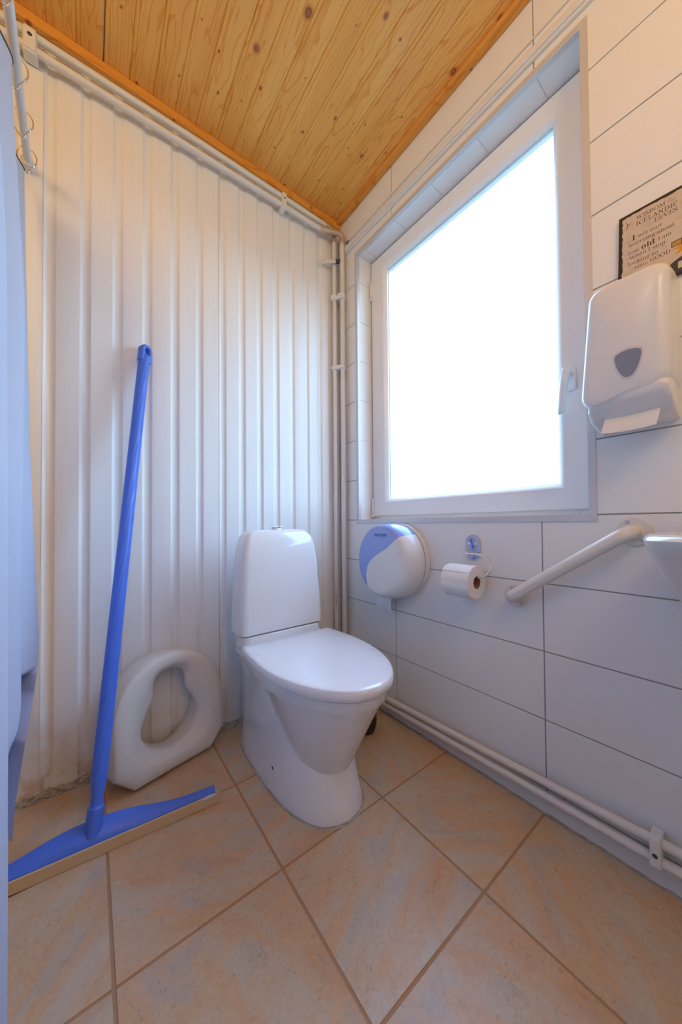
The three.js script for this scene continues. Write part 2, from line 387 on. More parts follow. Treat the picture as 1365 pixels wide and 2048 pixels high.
// the two walls outside the picture
{
  const w = structure('wall_back', 'plain white wall behind the viewer');
  part('plaster_face', box(XL - 0.12, 0, ZB, 0.2, H, ZB + 0.12), M.plaster, w);
  const v = structure('wall_side', 'plain white wall at the back of the shower');
  part('plaster_face', box(XL - 0.12, 0, -0.14, XL, H, ZB + 0.12), M.plaster, v);
}

// ---------------------------------------------------------------- ceiling boards
{
  const ce = structure('ceiling', 'varnished knotty spruce boards with grooved joints');
  part('ceiling_slab', box(XL - 0.12, H + 0.016, -0.14, 0.2, H + 0.14, ZB + 0.14), M.plaster, ce);
  const tex = []; for (let k = 0; k < 8; k++) tex.push(boardTexture(k));
  const mats = tex.map((m) => std({ map: m, roughness: 0.33 }));
  M.trimWood = std({ map: tex[2], roughness: 0.35, color: lin(0.86, 0.72, 0.52) });
  const pitch = 0.0738, n = 28;
  for (let k = 0; k < n; k++) {
    const xa = -(k + 1) * pitch + 0.0135, xb = xa + pitch - (k === 14 ? 0.0035 : 0), e = 0.0034, dp = 0.0030;
    const prof = [[xa + 0.0001, dp], [xa + e, 0], [xa + e + 0.0058, 0], [xa + e + 0.0078, 0.0017], [xa + e + 0.0098, 0], [xb - e, 0], [xb - 0.0001, dp], [xb - 0.0001, 0.016], [xa + 0.0001, 0.016]];
    const rings = [0, ZB].map((z) => prof.map(([x, y]) => V(x, H + y, z)));
    const g = loft(rings, { crease: 0.2 }), p = g.attributes.position, uv = g.attributes.uv, sh = rnd() * 0.0, fl = rnd() < 0.5;
    for (let i = 0; i < p.count; i++) { const v = p.getZ(i) / ZB; uv.setXY(i, clamp((p.getX(i) - xa) / pitch, 0.01, 0.99), fl ? v : 1 - v); }
    part('ceiling_board', g, mats[(k * 3 + Math.floor(rnd() * 3)) % 8], ce);
  }
  const along = (g, axis, len) => { const p = g.attributes.position, uv = g.attributes.uv; for (let i = 0; i < p.count; i++) uv.setXY(i, clamp(0.3 + 8 * (axis === 'x' ? p.getZ(i) + p.getY(i) - H : p.getX(i) + p.getY(i) - H), 0.02, 0.98), (axis === 'x' ? -p.getX(i) : p.getZ(i)) / len); return g; };
  const t1 = part('trim_1', along(box(XL, H - 0.034, 0.0015, 0, H, 0.022, 0.003), 'x', 2.35), M.trimWood, scene, 'square spruce moulding along the top of the grooved wall');
  tag(t1, null, 'trim', null, 'structure');
  const t2 = part('trim_2', along(box(-0.032, H - 0.016, 0.022, -0.0005, H, ZB, 0.004), 'z', 2.35), M.trimWood, scene, 'spruce moulding along the ceiling above the window wall');
  tag(t2, null, 'trim', null, 'structure');
  // white skirting behind the floor pipes
  const b = part('baseboard_right', box(-0.010, 0, 0.0, 0.0, 0.062, ZB, 0.002), M.paintedPipe, scene, 'low white painted skirting under the window wall');
  tag(b, null, 'baseboard', null, 'structure');
  const foot = grid(300, 3, (u, v) => { const z = u * ZB, n = fbm(z * 22, 41, 4), t = v * Math.PI / 2; return V(-0.009 - (0.0045 + 0.003 * n) * Math.sin(t), (0.006 + 0.004 * fbm(z * 40, 77, 3)) * Math.cos(t) + 0.0004, z); });
  { const uv = foot.attributes.uv; for (let i = 0; i < uv.count; i++) uv.setXY(i, uv.getX(i) * 3, uv.getY(i)); }
  part('sealant_bead', foot, M.grime, b);
}

// ---------------------------------------------------------------- window
{
  const w = structure('window_1', 'large white framed tilt window with frosted pane in tiled reveal');
  const FX = 0.088, D = 0.06;                                  // room side face of the sash, depth
  const frame4 = (z0, z1, y0, y1, b, x0, x1, r) => [box(x0, y0, z0, x1, y1, z0 + b, r), box(x0, y0, z1 - b, x1, y1, z1, r), box(x0, y0, z0 + b, x1, y0 + b, z1 - b, r), box(x0, y1 - b, z0 + b, x1, y1, z1 - b, r)];
  // fixed frame shows as a narrow margin round the sash
  part('window_frame', frame4(WZ0 + 0.002, WZ1 - 0.002, WY0 + 0.002, WY1 - 0.002, 0.05, FX + 0.008, FX + D + 0.02, 0.002), M.pvc, w);
  const sash = part('sash', mitred(WZ0 + 0.008, WZ1 - 0.006, WY0 + 0.020, WY1 - 0.010, 0.265, 1.0205, 0.968, 2.118, FX, 0.05), M.pvc, w);
  function mitred(z0, z1, y0, y1, a0, a1, b0, b1, x, d) {
    // profile from the outer edge to the glass, as rings of rectangles
    const R = (e, xx) => { const zz0 = lerp(z0, a0, e), zz1 = lerp(z1, a1, e), yy0 = lerp(y0, b0, e), yy1 = lerp(y1, b1, e); return [V(xx, yy0, zz0), V(xx, yy1, zz0), V(xx, yy1, zz1), V(xx, yy0, zz1)]; };
    const prof = [[0, x + d], [0, x + 0.004], [0.02, x + 0.001], [0.05, x], [0.80, x], [0.83, x + 0.001], [0.86, x + 0.003], [0.97, x + 0.012], [1.0, x + 0.016], [1.0, x + d]];
    return loft(prof.map(([e, xx]) => R(e, xx)), { capStart: false, capEnd: false, crease: 0.25 });
  }
  const pane = part('pane', box(FX + 0.030, 0.958, 0.255, FX + 0.034, 2.128, 1.030), M.glass, sash, 'frosted white glass pane');
  const glz = 0.003;
  part('gasket', frame4(0.264, 1.0215, 0.967, 2.119, 0.0035, FX + 0.024, FX + 0.030, 0), M.alu, sash);
  // hinges on the corrugated wall's side
  for (const [y, h] of [[2.055, 0.075], [0.94, 0.075]]) part('hinge', [pipe([[FX - 0.004, y - h / 2, WZ0 + 0.012], [FX - 0.004, y + h / 2, WZ0 + 0.012]], 0.0075, 0, 14), pipe([[FX - 0.004, y - h / 2 - 0.022, WZ0 + 0.012], [FX - 0.004, y - h / 2 - 0.003, WZ0 + 0.012]], 0.008, 0, 14)], M.pvc, w);
  const hd = part('handle', [box(FX - 0.010, 1.245, 1.047, FX + 0.002, 1.315, 1.077, 0.008), discX(0.010, FX - 0.005, FX - 0.038, 1.29, 1.062, 0.003, 20),
    loft([[1.305, 0.0105], [1.30, 0.0125], [1.26, 0.0115], [1.21, 0.0105], [1.175, 0.010], [1.172, 0.008]].map(([y, hw]) => { const x = FX - 0.036 - 0.006 * Math.sin((1.305 - y) / 0.133 * Math.PI), ring = []; for (let k = 0; k < 16; k++) { const a = k / 16 * Math.PI * 2; ring.push(V(x + 0.0075 * Math.cos(a), y, 1.062 - (1.305 - y) * 0.12 + hw * Math.sin(a))); } return ring; }), { crease: 0.9 })], M.pvc, sash, 'white lever handle pointing down');
  // metal corner profile round the opening
  const tw = 0.0155, px = -0.0035;
  const miter = (pts, name) => { const s = new THREE.Shape(); pts.forEach(([z, y], i) => (i ? s.lineTo(z, y) : s.moveTo(z, y))); const g = new THREE.ExtrudeGeometry(s, { depth: 0.0028, bevelEnabled: true, bevelThickness: 0.0008, bevelSize: 0.0008, bevelOffset: -0.0008, bevelSegments: 1 }); g.rotateY(-Math.PI / 2); g.translate(0, 0, 0); return metreUV(g); };
  const o = [WZ0 - tw, WZ1 + tw, WY0 - tw, WY1 + tw], i = [WZ0 + 0.003, WZ1 - 0.003, WY0 + 0.003, WY1 - 0.003];
  const strip = (pts, lip) => part('edge_profile', [miter(pts), lip], M.alu, w);
  strip([[o[0], o[2]], [i[0], i[2]], [i[0], i[3]], [o[0], o[3]]], box(-0.003, i[2], WZ0 + 0.001, 0.012, i[3], WZ0 + 0.0035));
  strip([[o[1], o[2]], [o[1], o[3]], [i[1], i[3]], [i[1], i[2]]], box(-0.003, i[2], WZ1 - 0.0035, 0.012, i[3], WZ1 - 0.001));
  strip([[o[0], o[2]], [o[1], o[2]], [i[1], i[2]], [i[0], i[2]]], box(-0.003, WY0 + 0.001, i[0], 0.012, WY0 + 0.0035, i[1]));
  strip([[o[0], o[3]], [i[0], i[3]], [i[1], i[3]], [o[1], o[3]]], box(-0.003, WY1 - 0.0035, i[0], 0.012, WY1 - 0.001, i[1]));
}

// ---------------------------------------------------------------- toilet
const TX = -0.468;
const spline = (pts, n) => new THREE.SplineCurve(pts.map(([a, b]) => new THREE.Vector2(a, b))).getPoints(n);
// D-shaped outline: back edge straight, points as [half width, distance from back]; returns ring of [x, z]
function dRing(halves, n = 22) {
  const s = spline(halves, n), ring = [];
  for (let i = 0; i <= 6; i++) { const t = i / 6; ring.push([lerp(-s[0].x, s[0].x, t), s[0].y]); }
  for (let i = 1; i < s.length; i++) ring.push([s[i].x, s[i].y]);
  for (let i = s.length - 2; i >= 1; i--) ring.push([-s[i].x, s[i].y]);
  return ring;                                     // counter-clockwise seen from below
}
const SEAT = [[0.178, 0], [0.187, 0.09], [0.190, 0.18], [0.181, 0.27], [0.155, 0.36], [0.112, 0.435], [0.058, 0.482], [0.0, 0.497]];
function seatRing(scale, y, z0, dz = 0) { return dRing(SEAT).map(([x, z]) => V(TX + x * scale, y, z0 + dz + z * (0.497 * scale + (dz ? 0 : 0)) / 0.497)).reverse(); }
{
  const t = thing('toilet', 'white ceramic close-coupled toilet with closed lid', 'toilet', [TX, 0, 0.4]);
  const at = (g) => move(g, -TX, 0, -0.4);
  const ZK = 0.302;
  // lid, slightly domed with a soft rim
  const lidRing = (s, y) => dRing(SEAT).map(([x, z]) => V(TX + x * s, y, ZK + 0.22 + (z - 0.22) * s)).reverse();
  part('lid', at(loft([lidRing(0.965, 0.4030), lidRing(0.988, 0.4035), lidRing(0.998, 0.408), lidRing(1.0, 0.414), lidRing(0.999, 0.422), lidRing(0.990, 0.4285), lidRing(0.972, 0.4310), lidRing(0.93, 0.4325), lidRing(0.7, 0.4345), lidRing(0.35, 0.4355)], { crease: 0.9 })), M.lid, t);
  part('seat', at(loft([lidRing(0.90, 0.398), lidRing(0.955, 0.3985), lidRing(0.960, 0.401), lidRing(0.945, 0.4032)], { crease: 0.6 })), M.lid, t);
  // pedestal with its broad rear flank
  const foot = (hw, zb, zf, y, pw = 0.5) => { const L = zf - zb; return dRing([[hw * 0.94, 0], [hw, L * 0.12], [hw * 1.02, L * 0.35], [hw, L * 0.58], [hw * 0.90, L * 0.76], [hw * 0.66, L * 0.91], [hw * 0.34, L * 0.978], [0, L]]).map(([x, z]) => V(TX + x, y, zb + z)).reverse(); };
  const body = part('bowl_and_pedestal', [
    at(loft([foot(0.131, 0.148, 0.668, 0.002), foot(0.131, 0.148, 0.668, 0.012), foot(0.127, 0.147, 0.655, 0.05), foot(0.122, 0.146, 0.640, 0.10), foot(0.119, 0.146, 0.625, 0.16), foot(0.119, 0.145, 0.60, 0.22), foot(0.124, 0.142, 0.55, 0.29), foot(0.138, 0.138, 0.47, 0.345), foot(0.150, 0.134, 0.42, 0.375)], { crease: 0.6 })),
    at(loft([
      [0.070, 0.470, 0.622, 0.112], [0.088, 0.456, 0.640, 0.128], [0.102, 0.452, 0.664, 0.17], [0.118, 0.440, 0.692, 0.225], [0.136, 0.415, 0.725, 0.285], [0.156, 0.372, 0.757, 0.34], [0.1665, 0.325, 0.766, 0.3575],
      [0.172, 0.300, 0.775, 0.360], [0.1755, 0.294, 0.781, 0.368], [0.178, 0.289, 0.785, 0.394], [0.174, 0.292, 0.780, 0.399]].map(([hw, zb, zf, y]) => { const k = zf - zb; return dRing(SEAT).map(([x, z]) => V(TX + x * hw / 0.19, y, zb + z * k / 0.497)).reverse(); }), { crease: 0.5 })),
    // shelf that carries the cistern
    move(at(loft([[0.112, 0.152, 0.30, 0.26], [0.122, 0.150, 0.33, 0.30], [0.138, 0.147, 0.34, 0.34], [0.153, 0.144, 0.335, 0.375], [0.161, 0.142, 0.32, 0.395], [0.165, 0.140, 0.262, 0.414], [0.1655, 0.138, 0.258, 0.438], [0.162, 0.140, 0.254, 0.4415]].map(([hw, zb, zf, y]) => rrect(hw, zb, zf, 0.03, y)), { crease: 0.6 })), 0.010, 0, 0),
  ], M.ceramic, t);
  function rrect(hw, zb, zf, r, y, rb = 0.02) {
    const ring = [], q = (cx, cz, a0, rr) => { for (let k = 0; k <= 6; k++) { const a = a0 + k / 6 * Math.PI / 2; ring.push(V(TX + cx + rr * Math.cos(a), y, cz + rr * Math.sin(a))); } };
    q(hw - r, zf - r, 0, r); q(-hw + r, zf - r, Math.PI / 2, r); q(-hw + rb, zb + rb, Math.PI, rb); q(hw - rb, zb + rb, Math.PI * 1.5, rb);
    return ring.reverse();
  }
  part('fixing_hole', at(move(turnZ(lathe([[0.0001, 0], [0.006, 0], [0.006, 0.003], [0.0001, 0.0035]], 16), Math.PI / 2), TX - 0.1225, 0.072, 0.4285)), M.black, t);
  // sealant along the foot
  part('sealant_bead', at(loft([foot(0.136, 0.143, 0.675, 0.0005), foot(0.1345, 0.145, 0.672, 0.003), foot(0.131, 0.148, 0.668, 0.0042)], { crease: 0.9 })), M.grime, t);
  // cistern cover
  const tank = [[0.169, 0.132, 0.254, 0.4445], [0.1735, 0.130, 0.2585, 0.448], [0.1735, 0.130, 0.258, 0.47], [0.1705, 0.130, 0.253, 0.55], [0.1665, 0.131, 0.247, 0.63], [0.1610, 0.132, 0.2405, 0.71], [0.1550, 0.133, 0.2350, 0.760], [0.1490, 0.134, 0.2305, 0.785], [0.1410, 0.136, 0.2250, 0.805], [0.1290, 0.140, 0.217, 0.819], [0.111, 0.147, 0.206, 0.8265], [0.085, 0.155, 0.192, 0.829]];
  part('cistern', move(at(loft(tank.map(([hw, zb, zf, y]) => rrect(hw, zb, zf, Math.min(0.026, (zf - zb) / 2.2), y, Math.min(0.02, (zf - zb) / 2.2))), { crease: 0.7 })), 0.012, 0, 0), M.ceramic, t);
  const fb = part('flush_button', at(move(loft([[0.030, 0.0155, 0], [0.031, 0.0165, 0.001], [0.029, 0.0150, 0.003]].map(([a, b, y]) => { const r = []; for (let k = 0; k < 36; k++) { const u = k / 36 * Math.PI * 2; r.push(V(a * Math.cos(u), y, b * Math.sin(u))); } return r.reverse(); }), { crease: 0.5 }), TX + 0.018, 0.8285, 0.172)), M.chrome, t, 'chrome flush plate with two push buttons');
  part('button', at(move(box(-0.019, 0, -0.009, 0.006, 0.0095, 0.009, 0.003), TX + 0.015, 0.831, 0.172)), M.chrome, fb);
  part('button', at(move(box(0.0075, 0, -0.009, 0.0195, 0.0095, 0.009, 0.003), TX + 0.015, 0.831, 0.172)), M.chrome, fb);
}
// black toilet brush pot behind the bowl
{
  const t = thing('toilet_brush', 'black toilet brush pot half hidden behind the toilet bowl', 'brush', [-0.163, 0, 0.385]);
  part('pot', lathe([[0.0001, 0.002], [0.030, 0.002], [0.036, 0.008], [0.043, 0.03], [0.045, 0.055], [0.042, 0.085], [0.037, 0.11], [0.034, 0.112], [0.034, 0.105]], 36, 0.7), M.black, t);
  part('brush_handle', lathe([[0.0001, 0.02], [0.008, 0.02], [0.007, 0.2], [0.009, 0.30], [0.008, 0.33], [0.0001, 0.335]], 18), M.black, t);
}

// ---------------------------------------------------------------- raised toilet seat leaning against the cladding
{
  const t = thing('raised_toilet_seat', 'thick white plastic raised toilet seat ring standing against the grooved wall', 'toilet seat', [-0.826, 0, 0.088]);
  const W = 0.184, HT = 0.388;
  const outer = (s) => {                                       // s: inset
    const pts = [], c = 0.055, b = W - c;
    const push = (x, y) => pts.push([x, y]);
    const line = (x0, y0, x1, y1, n) => { for (let i = 0; i < n; i++) push(lerp(x0, x1, i / n), lerp(y0, y1, i / n)); };
    const w = W - s, lo = s, ch = c;
    line(-b + s * 0.2, lo, b - s * 0.2, lo, 10); line(b - s * 0.2, lo, w, lo + ch, 5); line(w, lo + ch, w, 0.20, 8);
    const ry = HT - 0.20 - s; for (let i = 0; i < 24; i++) { const a = i / 24 * Math.PI; push(w * Math.cos(a), 0.20 + ry * Math.pow(Math.sin(a), 0.94)); }
    line(-w, 0.20, -w, lo + ch, 8); line(-w, lo + ch, -b + s * 0.2, lo, 5);
    return pts;
  };
  const hole = (s, oval = 0) => {                                        // keyhole-shaped opening, wider low down; s: outset
    const n = outer(0).length, pts = [];
    const key = spline([[0.0, 0.066], [0.050, 0.077], [0.086, 0.112], [0.096, 0.16], [0.076, 0.212], [0.056, 0.248], [0.054, 0.285], [0.042, 0.316], [0.0, 0.33]], 40);
    for (const p of key) { const a = Math.atan2(p.y - 0.205, p.x), e = 1 / Math.hypot(Math.cos(a) / 0.104, Math.sin(a) / 0.142); p.x = lerp(p.x, e * Math.cos(a), oval); p.y = lerp(p.y, 0.205 + e * Math.sin(a), oval); }
    const full = [...key, ...key.slice(1, -1).reverse().map((p) => ({ x: -p.x, y: p.y }))];
    const cy = 0.2; const byAngle = full.map((p) => [Math.atan2(p.y - cy, p.x), Math.hypot(p.x, p.y - cy)]).sort((a, b) => a[0] - b[0]);
    for (const [x, y] of outer(0)) {
      const a = Math.atan2(y - cy, x); let i = byAngle.findIndex((q) => q[0] >= a); const p1 = byAngle[(i + byAngle.length) % byAngle.length] , p0 = byAngle[(i - 1 + byAngle.length) % byAngle.length];
      let da = p1[0] - p0[0]; if (da < 0) da += 2 * Math.PI; let f = a - p0[0]; if (f < 0) f += 2 * Math.PI;
      const r = (da > 1e-6 ? lerp(p0[1], p1[1], clamp(f / da, 0, 1)) : p1[1]) + s; pts.push([r * Math.cos(a), cy + r * Math.sin(a)]);
    }
    return pts;
  };
  const T = 0.105, ring = (pts, z) => pts.map(([x, y]) => V(x, y, z));
  // section runs: back inner edge -> back outer -> front outer edge -> sloping seat surface -> throat
  const mid = (f, z) => { const o = outer(0.02), h = hole(0.0); return o.map(([x, y], i) => V(lerp(x, h[i][0], f), lerp(y, h[i][1], f), z)); };
  const sec = [ring(hole(0.004, 1), 0.0), ring(hole(0.02, 1), 0.0), ring(outer(0.006), 0.0), ring(outer(0.001), 0.003), ring(outer(0.0), 0.008), ring(outer(0.0), T - 0.012), ring(outer(0.002), T - 0.006), ring(outer(0.007), T - 0.002), mid(0.02, T), mid(0.30, T - 0.0005), mid(0.46, T - 0.003), mid(0.60, T - 0.009), mid(0.74, T - 0.017), mid(0.88, T - 0.024), mid(0.97, T - 0.029), ring(hole(0.0), T - 0.034), ring(hole(0.0, 0.15), T - 0.045), ring(hole(0.0, 0.7), T - 0.07), ring(hole(0.0, 1), 0.006), ring(hole(0.004, 1), 0.0)];
  const g = loft(sec.reverse(), { capStart: false, capEnd: false, crease: 0.8 });
  g.translate(0, 0.0, -T / 2); g.rotateX(-0.10); g.rotateY(0.27);
  g.computeBoundingBox(); g.translate(0, -g.boundingBox.min.y + 0.0005, 0);
  part('seat_ring', g, M.seatPlastic, t);
}

// ---------------------------------------------------------------- blue floor squeegee
{
  const A = V(-1.0425, 0.044, 0.3085), B = V(-0.8965, 1.494, 0.0225);
  const t = thing('floor_squeegee', 'blue floor squeegee with long handle leaning on the grooved wall', 'squeegee', [A.x, 0, A.z]);
  const rel = (g) => move(g, -A.x, 0, -A.z);
  const dir = B.clone().sub(A).normalize(), at = (s) => A.clone().addScaledVector(dir, s), L = A.distanceTo(B);
  const hs = []; for (let i = 0; i <= 30; i++) hs.push(at(lerp(0.072, L - 0.035, i / 30)));
  const han = part('handle', rel(sweep(hs, (u) => (u < 0.03 ? lerp(0.0125, 0.0185, u / 0.03) : lerp(0.0190, 0.0178, u)), 20)), M.blue, t);
  // hanging eye: flattened end with a slanted drop-shaped hole
  {
    const s = new THREE.Shape(), w = 0.0185, h = 0.066; s.moveTo(-w, 0); s.lineTo(w, 0); s.lineTo(w, h - w); s.absarc(0, h - w, w, 0, Math.PI, false); s.lineTo(-w, 0);
    const k = new THREE.Path(); k.absellipse(0.002, h - 0.026, 0.0090, 0.0155, 0, Math.PI * 2, true); s.holes.push(k);
    const g = new THREE.ExtrudeGeometry(s, { depth: 0.014, bevelEnabled: true, bevelThickness: 0.006, bevelSize: 0.005, bevelOffset: -0.004, bevelSegments: 3, curveSegments: 20 });
    g.translate(0, 0, -0.007); g.rotateY(0.55);
    g.applyQuaternion(new THREE.Quaternion().setFromUnitVectors(V(0, 1, 0), dir)); const e = at(L - 0.055); g.translate(e.x, e.y, e.z);
    part('hanging_eye', rel(g), M.blue, han);
  }
  for (const [s0, s1] of [[0.30, 0.42], [0.46, 0.58], [0.62, 0.74], [0.78, 0.90], [0.94, 1.06], [1.10, 1.22]]) {       // raised mould lines on the handle
    const side = V(0.62, 0.03, 0.78).sub(dir.clone().multiplyScalar(V(0.62, 0.03, 0.78).dot(dir))).normalize();
    part('mould_ridge', rel(sweep([at(s0).addScaledVector(side, 0.0178), at(s1).addScaledVector(side, 0.0178)], () => 0.0013, 8)), M.blue, han);
  }
  const neck = [[-0.004, 0.0215], [0.0, 0.021], [0.02, 0.0200], [0.045, 0.0190], [0.058, 0.0185], [0.061, 0.0155], [0.068, 0.0140], [0.078, 0.0145]];
  const sk = part('socket', rel(loft(neck.map(([s, r]) => { const c = at(s), q = new THREE.Quaternion().setFromUnitVectors(V(0, 1, 0), dir), ring = []; for (let k = 0; k < 24; k++) { const a = k / 24 * Math.PI * 2; ring.push(V(r * Math.cos(a), 0, r * Math.sin(a)).applyQuaternion(q).add(c)); } return ring.reverse(); }), { crease: 0.6 })), M.blue, t);
  // head: broad in the middle, drawn out to the ends, tilted forward; the rubber stands on the floor
  const yaw = -0.080, half = 0.298, cx = -1.046;
  const place = (g) => { g.rotateY(yaw); g.translate(cx, 0, 0.333); return rel(g); };
  const hgt = (x) => 0.025 + 0.035 * Math.exp(-Math.pow(Math.abs(x) / 0.150, 2.6));
  const tilt = 0.92;                                            // lean of the plate from upright, backwards
  const P = (x, s, n) => V(x, 0.024 + s * Math.cos(tilt) + n * Math.sin(tilt), -s * Math.sin(tilt) + n * Math.cos(tilt));
  const rings = []; for (let i = 0; i <= 60; i++) {
    const x = lerp(-half, half, i / 60), hh = hgt(x), bulge = 0.006 * Math.exp(-Math.pow(x / 0.05, 2));
    rings.push([P(x, 0, 0.006), P(x, 0.003, 0.0095), P(x, hh * 0.5, 0.0085 + bulge), P(x, hh - 0.003, 0.0075), P(x, hh, 0.004), P(x, hh - 0.003, 0.001), P(x, hh * 0.5, 0.0), P(x, 0.003, -0.002), P(x, 0, 0.0)]);
  }
  part('head', place(loft(rings, { crease: 0.9 })), M.blue, t);
  const blade = part('rubber_blade', place(box(-half - 0.012, 0.0005, 0.0, half + 0.012, 0.031, 0.0075, 0.0015)), M.rubber, t, 'beige foam rubber lip');
  part('rubber_blade', place(box(-half - 0.004, 0.004, -0.006, half + 0.004, 0.026, -0.0002, 0.0015)), M.rubber, t);
  part('end_clip', place(move(new THREE.SphereGeometry(1, 20, 10).scale(0.019, 0.0075, 0.0035), half - 0.016, 0.0275, 0.008)), M.alu, t);
}

// ---------------------------------------------------------------- round toilet paper dispenser under the window
const font = await new FontLoader().loadAsync('fonts/droid/droid_sans_bold.typeface.json');
const mono = await new FontLoader().loadAsync('fonts/droid/droid_sans_mono_regular.typeface.json');
{
  const CY = 0.693, CZ = 0.441, R = 0.156;
  const t = thing('jumbo_paper_dispenser', 'round white and blue toilet paper dispenser under the window', 'dispenser', [0, CY, CZ]);
  part('back_shell', turnZ(lathe([[0.0001, 0.0], [R - 0.004, 0.0], [R, 0.004], [R + 0.001, 0.030], [R - 0.003, 0.0315], [0.0001, 0.0315]], 72, 0.5), Math.PI / 2), M.whitePlastic, t);
  // front cover: flat face with rounded rim; an S-shaped line parts blue from white
  const face = (p, q, lift) => { const rho = Math.min(1, Math.hypot(p, q)), n = lerp(56, 5.5, Math.pow(smooth(-0.75, 0.75, p - 0.25 * q), 0.6)), d = 0.0325 + 0.086 * Math.pow(Math.max(0, 1 - Math.pow(rho, n)), 0.46); return V(-d - lift, q * R, p * R); };
  const B = spline([[0.70, 0.714], [0.58, 0.66], [0.45, 0.545], [0.165, 0.345], [-0.234, 0.135], [-0.49, -0.06], [-0.60, -0.30], [-0.595, -0.57], [-0.52, -0.854]], 60);
  const a0 = Math.atan2(0.714, 0.70), a1 = Math.atan2(-0.854, -0.52);
  const cover = (lift, from, to) => grid(60, 40, (u, v) => {
    const b = B[Math.round(u * 60)], a = lerp(from, to, u), s = 1 - Math.pow(1 - v, 2.2);
    return face(lerp(b.x, Math.cos(a) * 0.9999, s), lerp(b.y, Math.sin(a) * 0.9999, s), lift);
  }, from > to);
  const upper = part('upper_cover', cover(0.0, a0, a1 + 2 * Math.PI), M.blueCover, t, 'translucent pale blue upper cover');
  part('lower_cover', cover(0.0012, a0, a1), M.whitePlastic, t, 'white lower cover');
  const tail = grid(10, 10, (u, v) => V(-0.052 - 0.006 * Math.sin(v * 2) - 0.002 * Math.sin(u * 5), -R + 0.012 - v * (0.070 + 0.006 * Math.sin(u * 7)), -0.100 + u * 0.088), false);
  part('paper_tail', tail, phyDouble(), t, 'torn end of white paper');
  const size = 0.0118, tg = new TextGeometry('LUCART', { font, size, depth: 0.0006, curveSegments: 3 }); tg.rotateY(-Math.PI / 2);
  tg.translate(-0.1188, 0.103, -0.0285);
  part('lettering', tg, M.blueInk, upper);
  const ring = new THREE.TorusGeometry(0.0055, 0.0012, 6, 24); ring.rotateY(Math.PI / 2); ring.translate(-0.1188, 0.1085, -0.0365);
  part('logo_ring', [ring, box(-0.1194, 0.1078, -0.042, -0.1186, 0.1092, -0.0310)], M.blueInk, upper);
  part('underline', box(-0.1194, 0.0965, -0.010, -0.1186, 0.0982, 0.018), M.blueInk, upper);
}
function phyDouble() { const m = M.paper.clone(); m.side = THREE.DoubleSide; return m; }

// ---------------------------------------------------------------- toilet roll on its chrome holder
{
  const PY = 0.763, PZ = 0.783;
  const t = thing('toilet_roll_holder', 'chrome toilet roll holder with curved wire arm', 'holder', [0, PY, PZ]);
  const pl = new THREE.Shape(), w = 0.0285, h = 0.0165; pl.moveTo(-w, -h); pl.absarc(0, -h, w, Math.PI, 2 * Math.PI, false); pl.lineTo(w, h); pl.absarc(0, h, w, 0, Math.PI, false); pl.lineTo(-w, -h);
  const pg = new THREE.ExtrudeGeometry(pl, { depth: 0.007, bevelEnabled: true, bevelThickness: 0.002, bevelSize: 0.002, bevelOffset: -0.002, bevelSegments: 2, curveSegments: 20 }); pg.rotateY(-Math.PI / 2);
  const plate = part('back_plate', pg, M.chrome, t);
  const ir = new THREE.TorusGeometry(0.0205, 0.0011, 6, 36); ir.rotateY(Math.PI / 2); ir.translate(-0.0092, 0.0135, 0);
  part('inner_ring', ir, M.alu, plate);
  for (const [y, z] of [[0.0135, -0.0135], [0.0135, 0.0135]]) { part('screw', discX(0.0048, -0.0085, -0.0115, y, z, 0.0012, 16), M.whitePlastic, plate); }
  for (const [y, z] of [[0.0235, -0.011], [0.0135, 0.0], [0.003, 0.0115]]) part('peg_hole', discX(0.0016, -0.0088, -0.0097, y, z, 0.0002, 10), M.black, plate);
  for (const b of [[0.016, -0.0055, 0.032, -0.0005], [-0.006, -0.0015, 0.011, 0.0045], [-0.0135, -0.004, -0.0105, 0.004], [-0.0385, 0.002, -0.0345, 0.010]]) part('blue_film', box(-0.0098, b[0], b[1], -0.0090, b[2], b[3]), M.blue, plate, 'shred of blue film left on the plate');
  const k = part('knob', [discX(0.0055, -0.009, -0.030, -0.0215, -0.006, 0.001, 18), move(new THREE.SphereGeometry(0.0095, 20, 14), -0.034, -0.0215, -0.006)], M.chrome, t);
  part('wire_arm', sweep(new THREE.CatmullRomCurve3([V(-0.034, -0.0205, -0.002), V(-0.037, -0.0195, 0.030), V(-0.042, -0.024, 0.062), V(-0.050, -0.040, 0.088), V(-0.058, -0.060, 0.095), V(-0.066, -0.080, 0.085), V(-0.0705, -0.0905, 0.066), V(-0.0705, -0.0935, 0.040), V(-0.0705, -0.0935, -0.04)]).getPoints(60), () => 0.0031, 12), M.chrome, t);
  const roll = thing('toilet_roll', 'white toilet roll hanging on the chrome wire arm', 'toilet roll', [-0.0705, 0.6555, 0.785]);
  const r0 = 0.0205, r1 = 0.0545, L = 0.051;
  const body = lathe([[r0, -L], [r1 - 0.0015, -L], [r1, -L + 0.0015], [r1, L - 0.0015], [r1 - 0.0015, L], [r0, L]], 72, 0.5); body.rotateX(Math.PI / 2);
  part('paper', body, M.paper, roll);
  const edge = grid(8, 2, (u, v) => { const a = lerp(1.95, 2.45, u), r = r1 + 0.0011; return V(r * Math.cos(a), r * Math.sin(a), lerp(-L, L, v)); });
  part('loose_sheet', edge, phyDouble(), roll);
  const core = lathe([[r0 - 0.0012, -L], [r0, -L], [r0, L], [r0 - 0.0012, L], [r0 - 0.0012, -L]], 40, 0.5); core.rotateX(Math.PI / 2);
  part('card_core', core, M.card, roll, 'brown cardboard core');
}

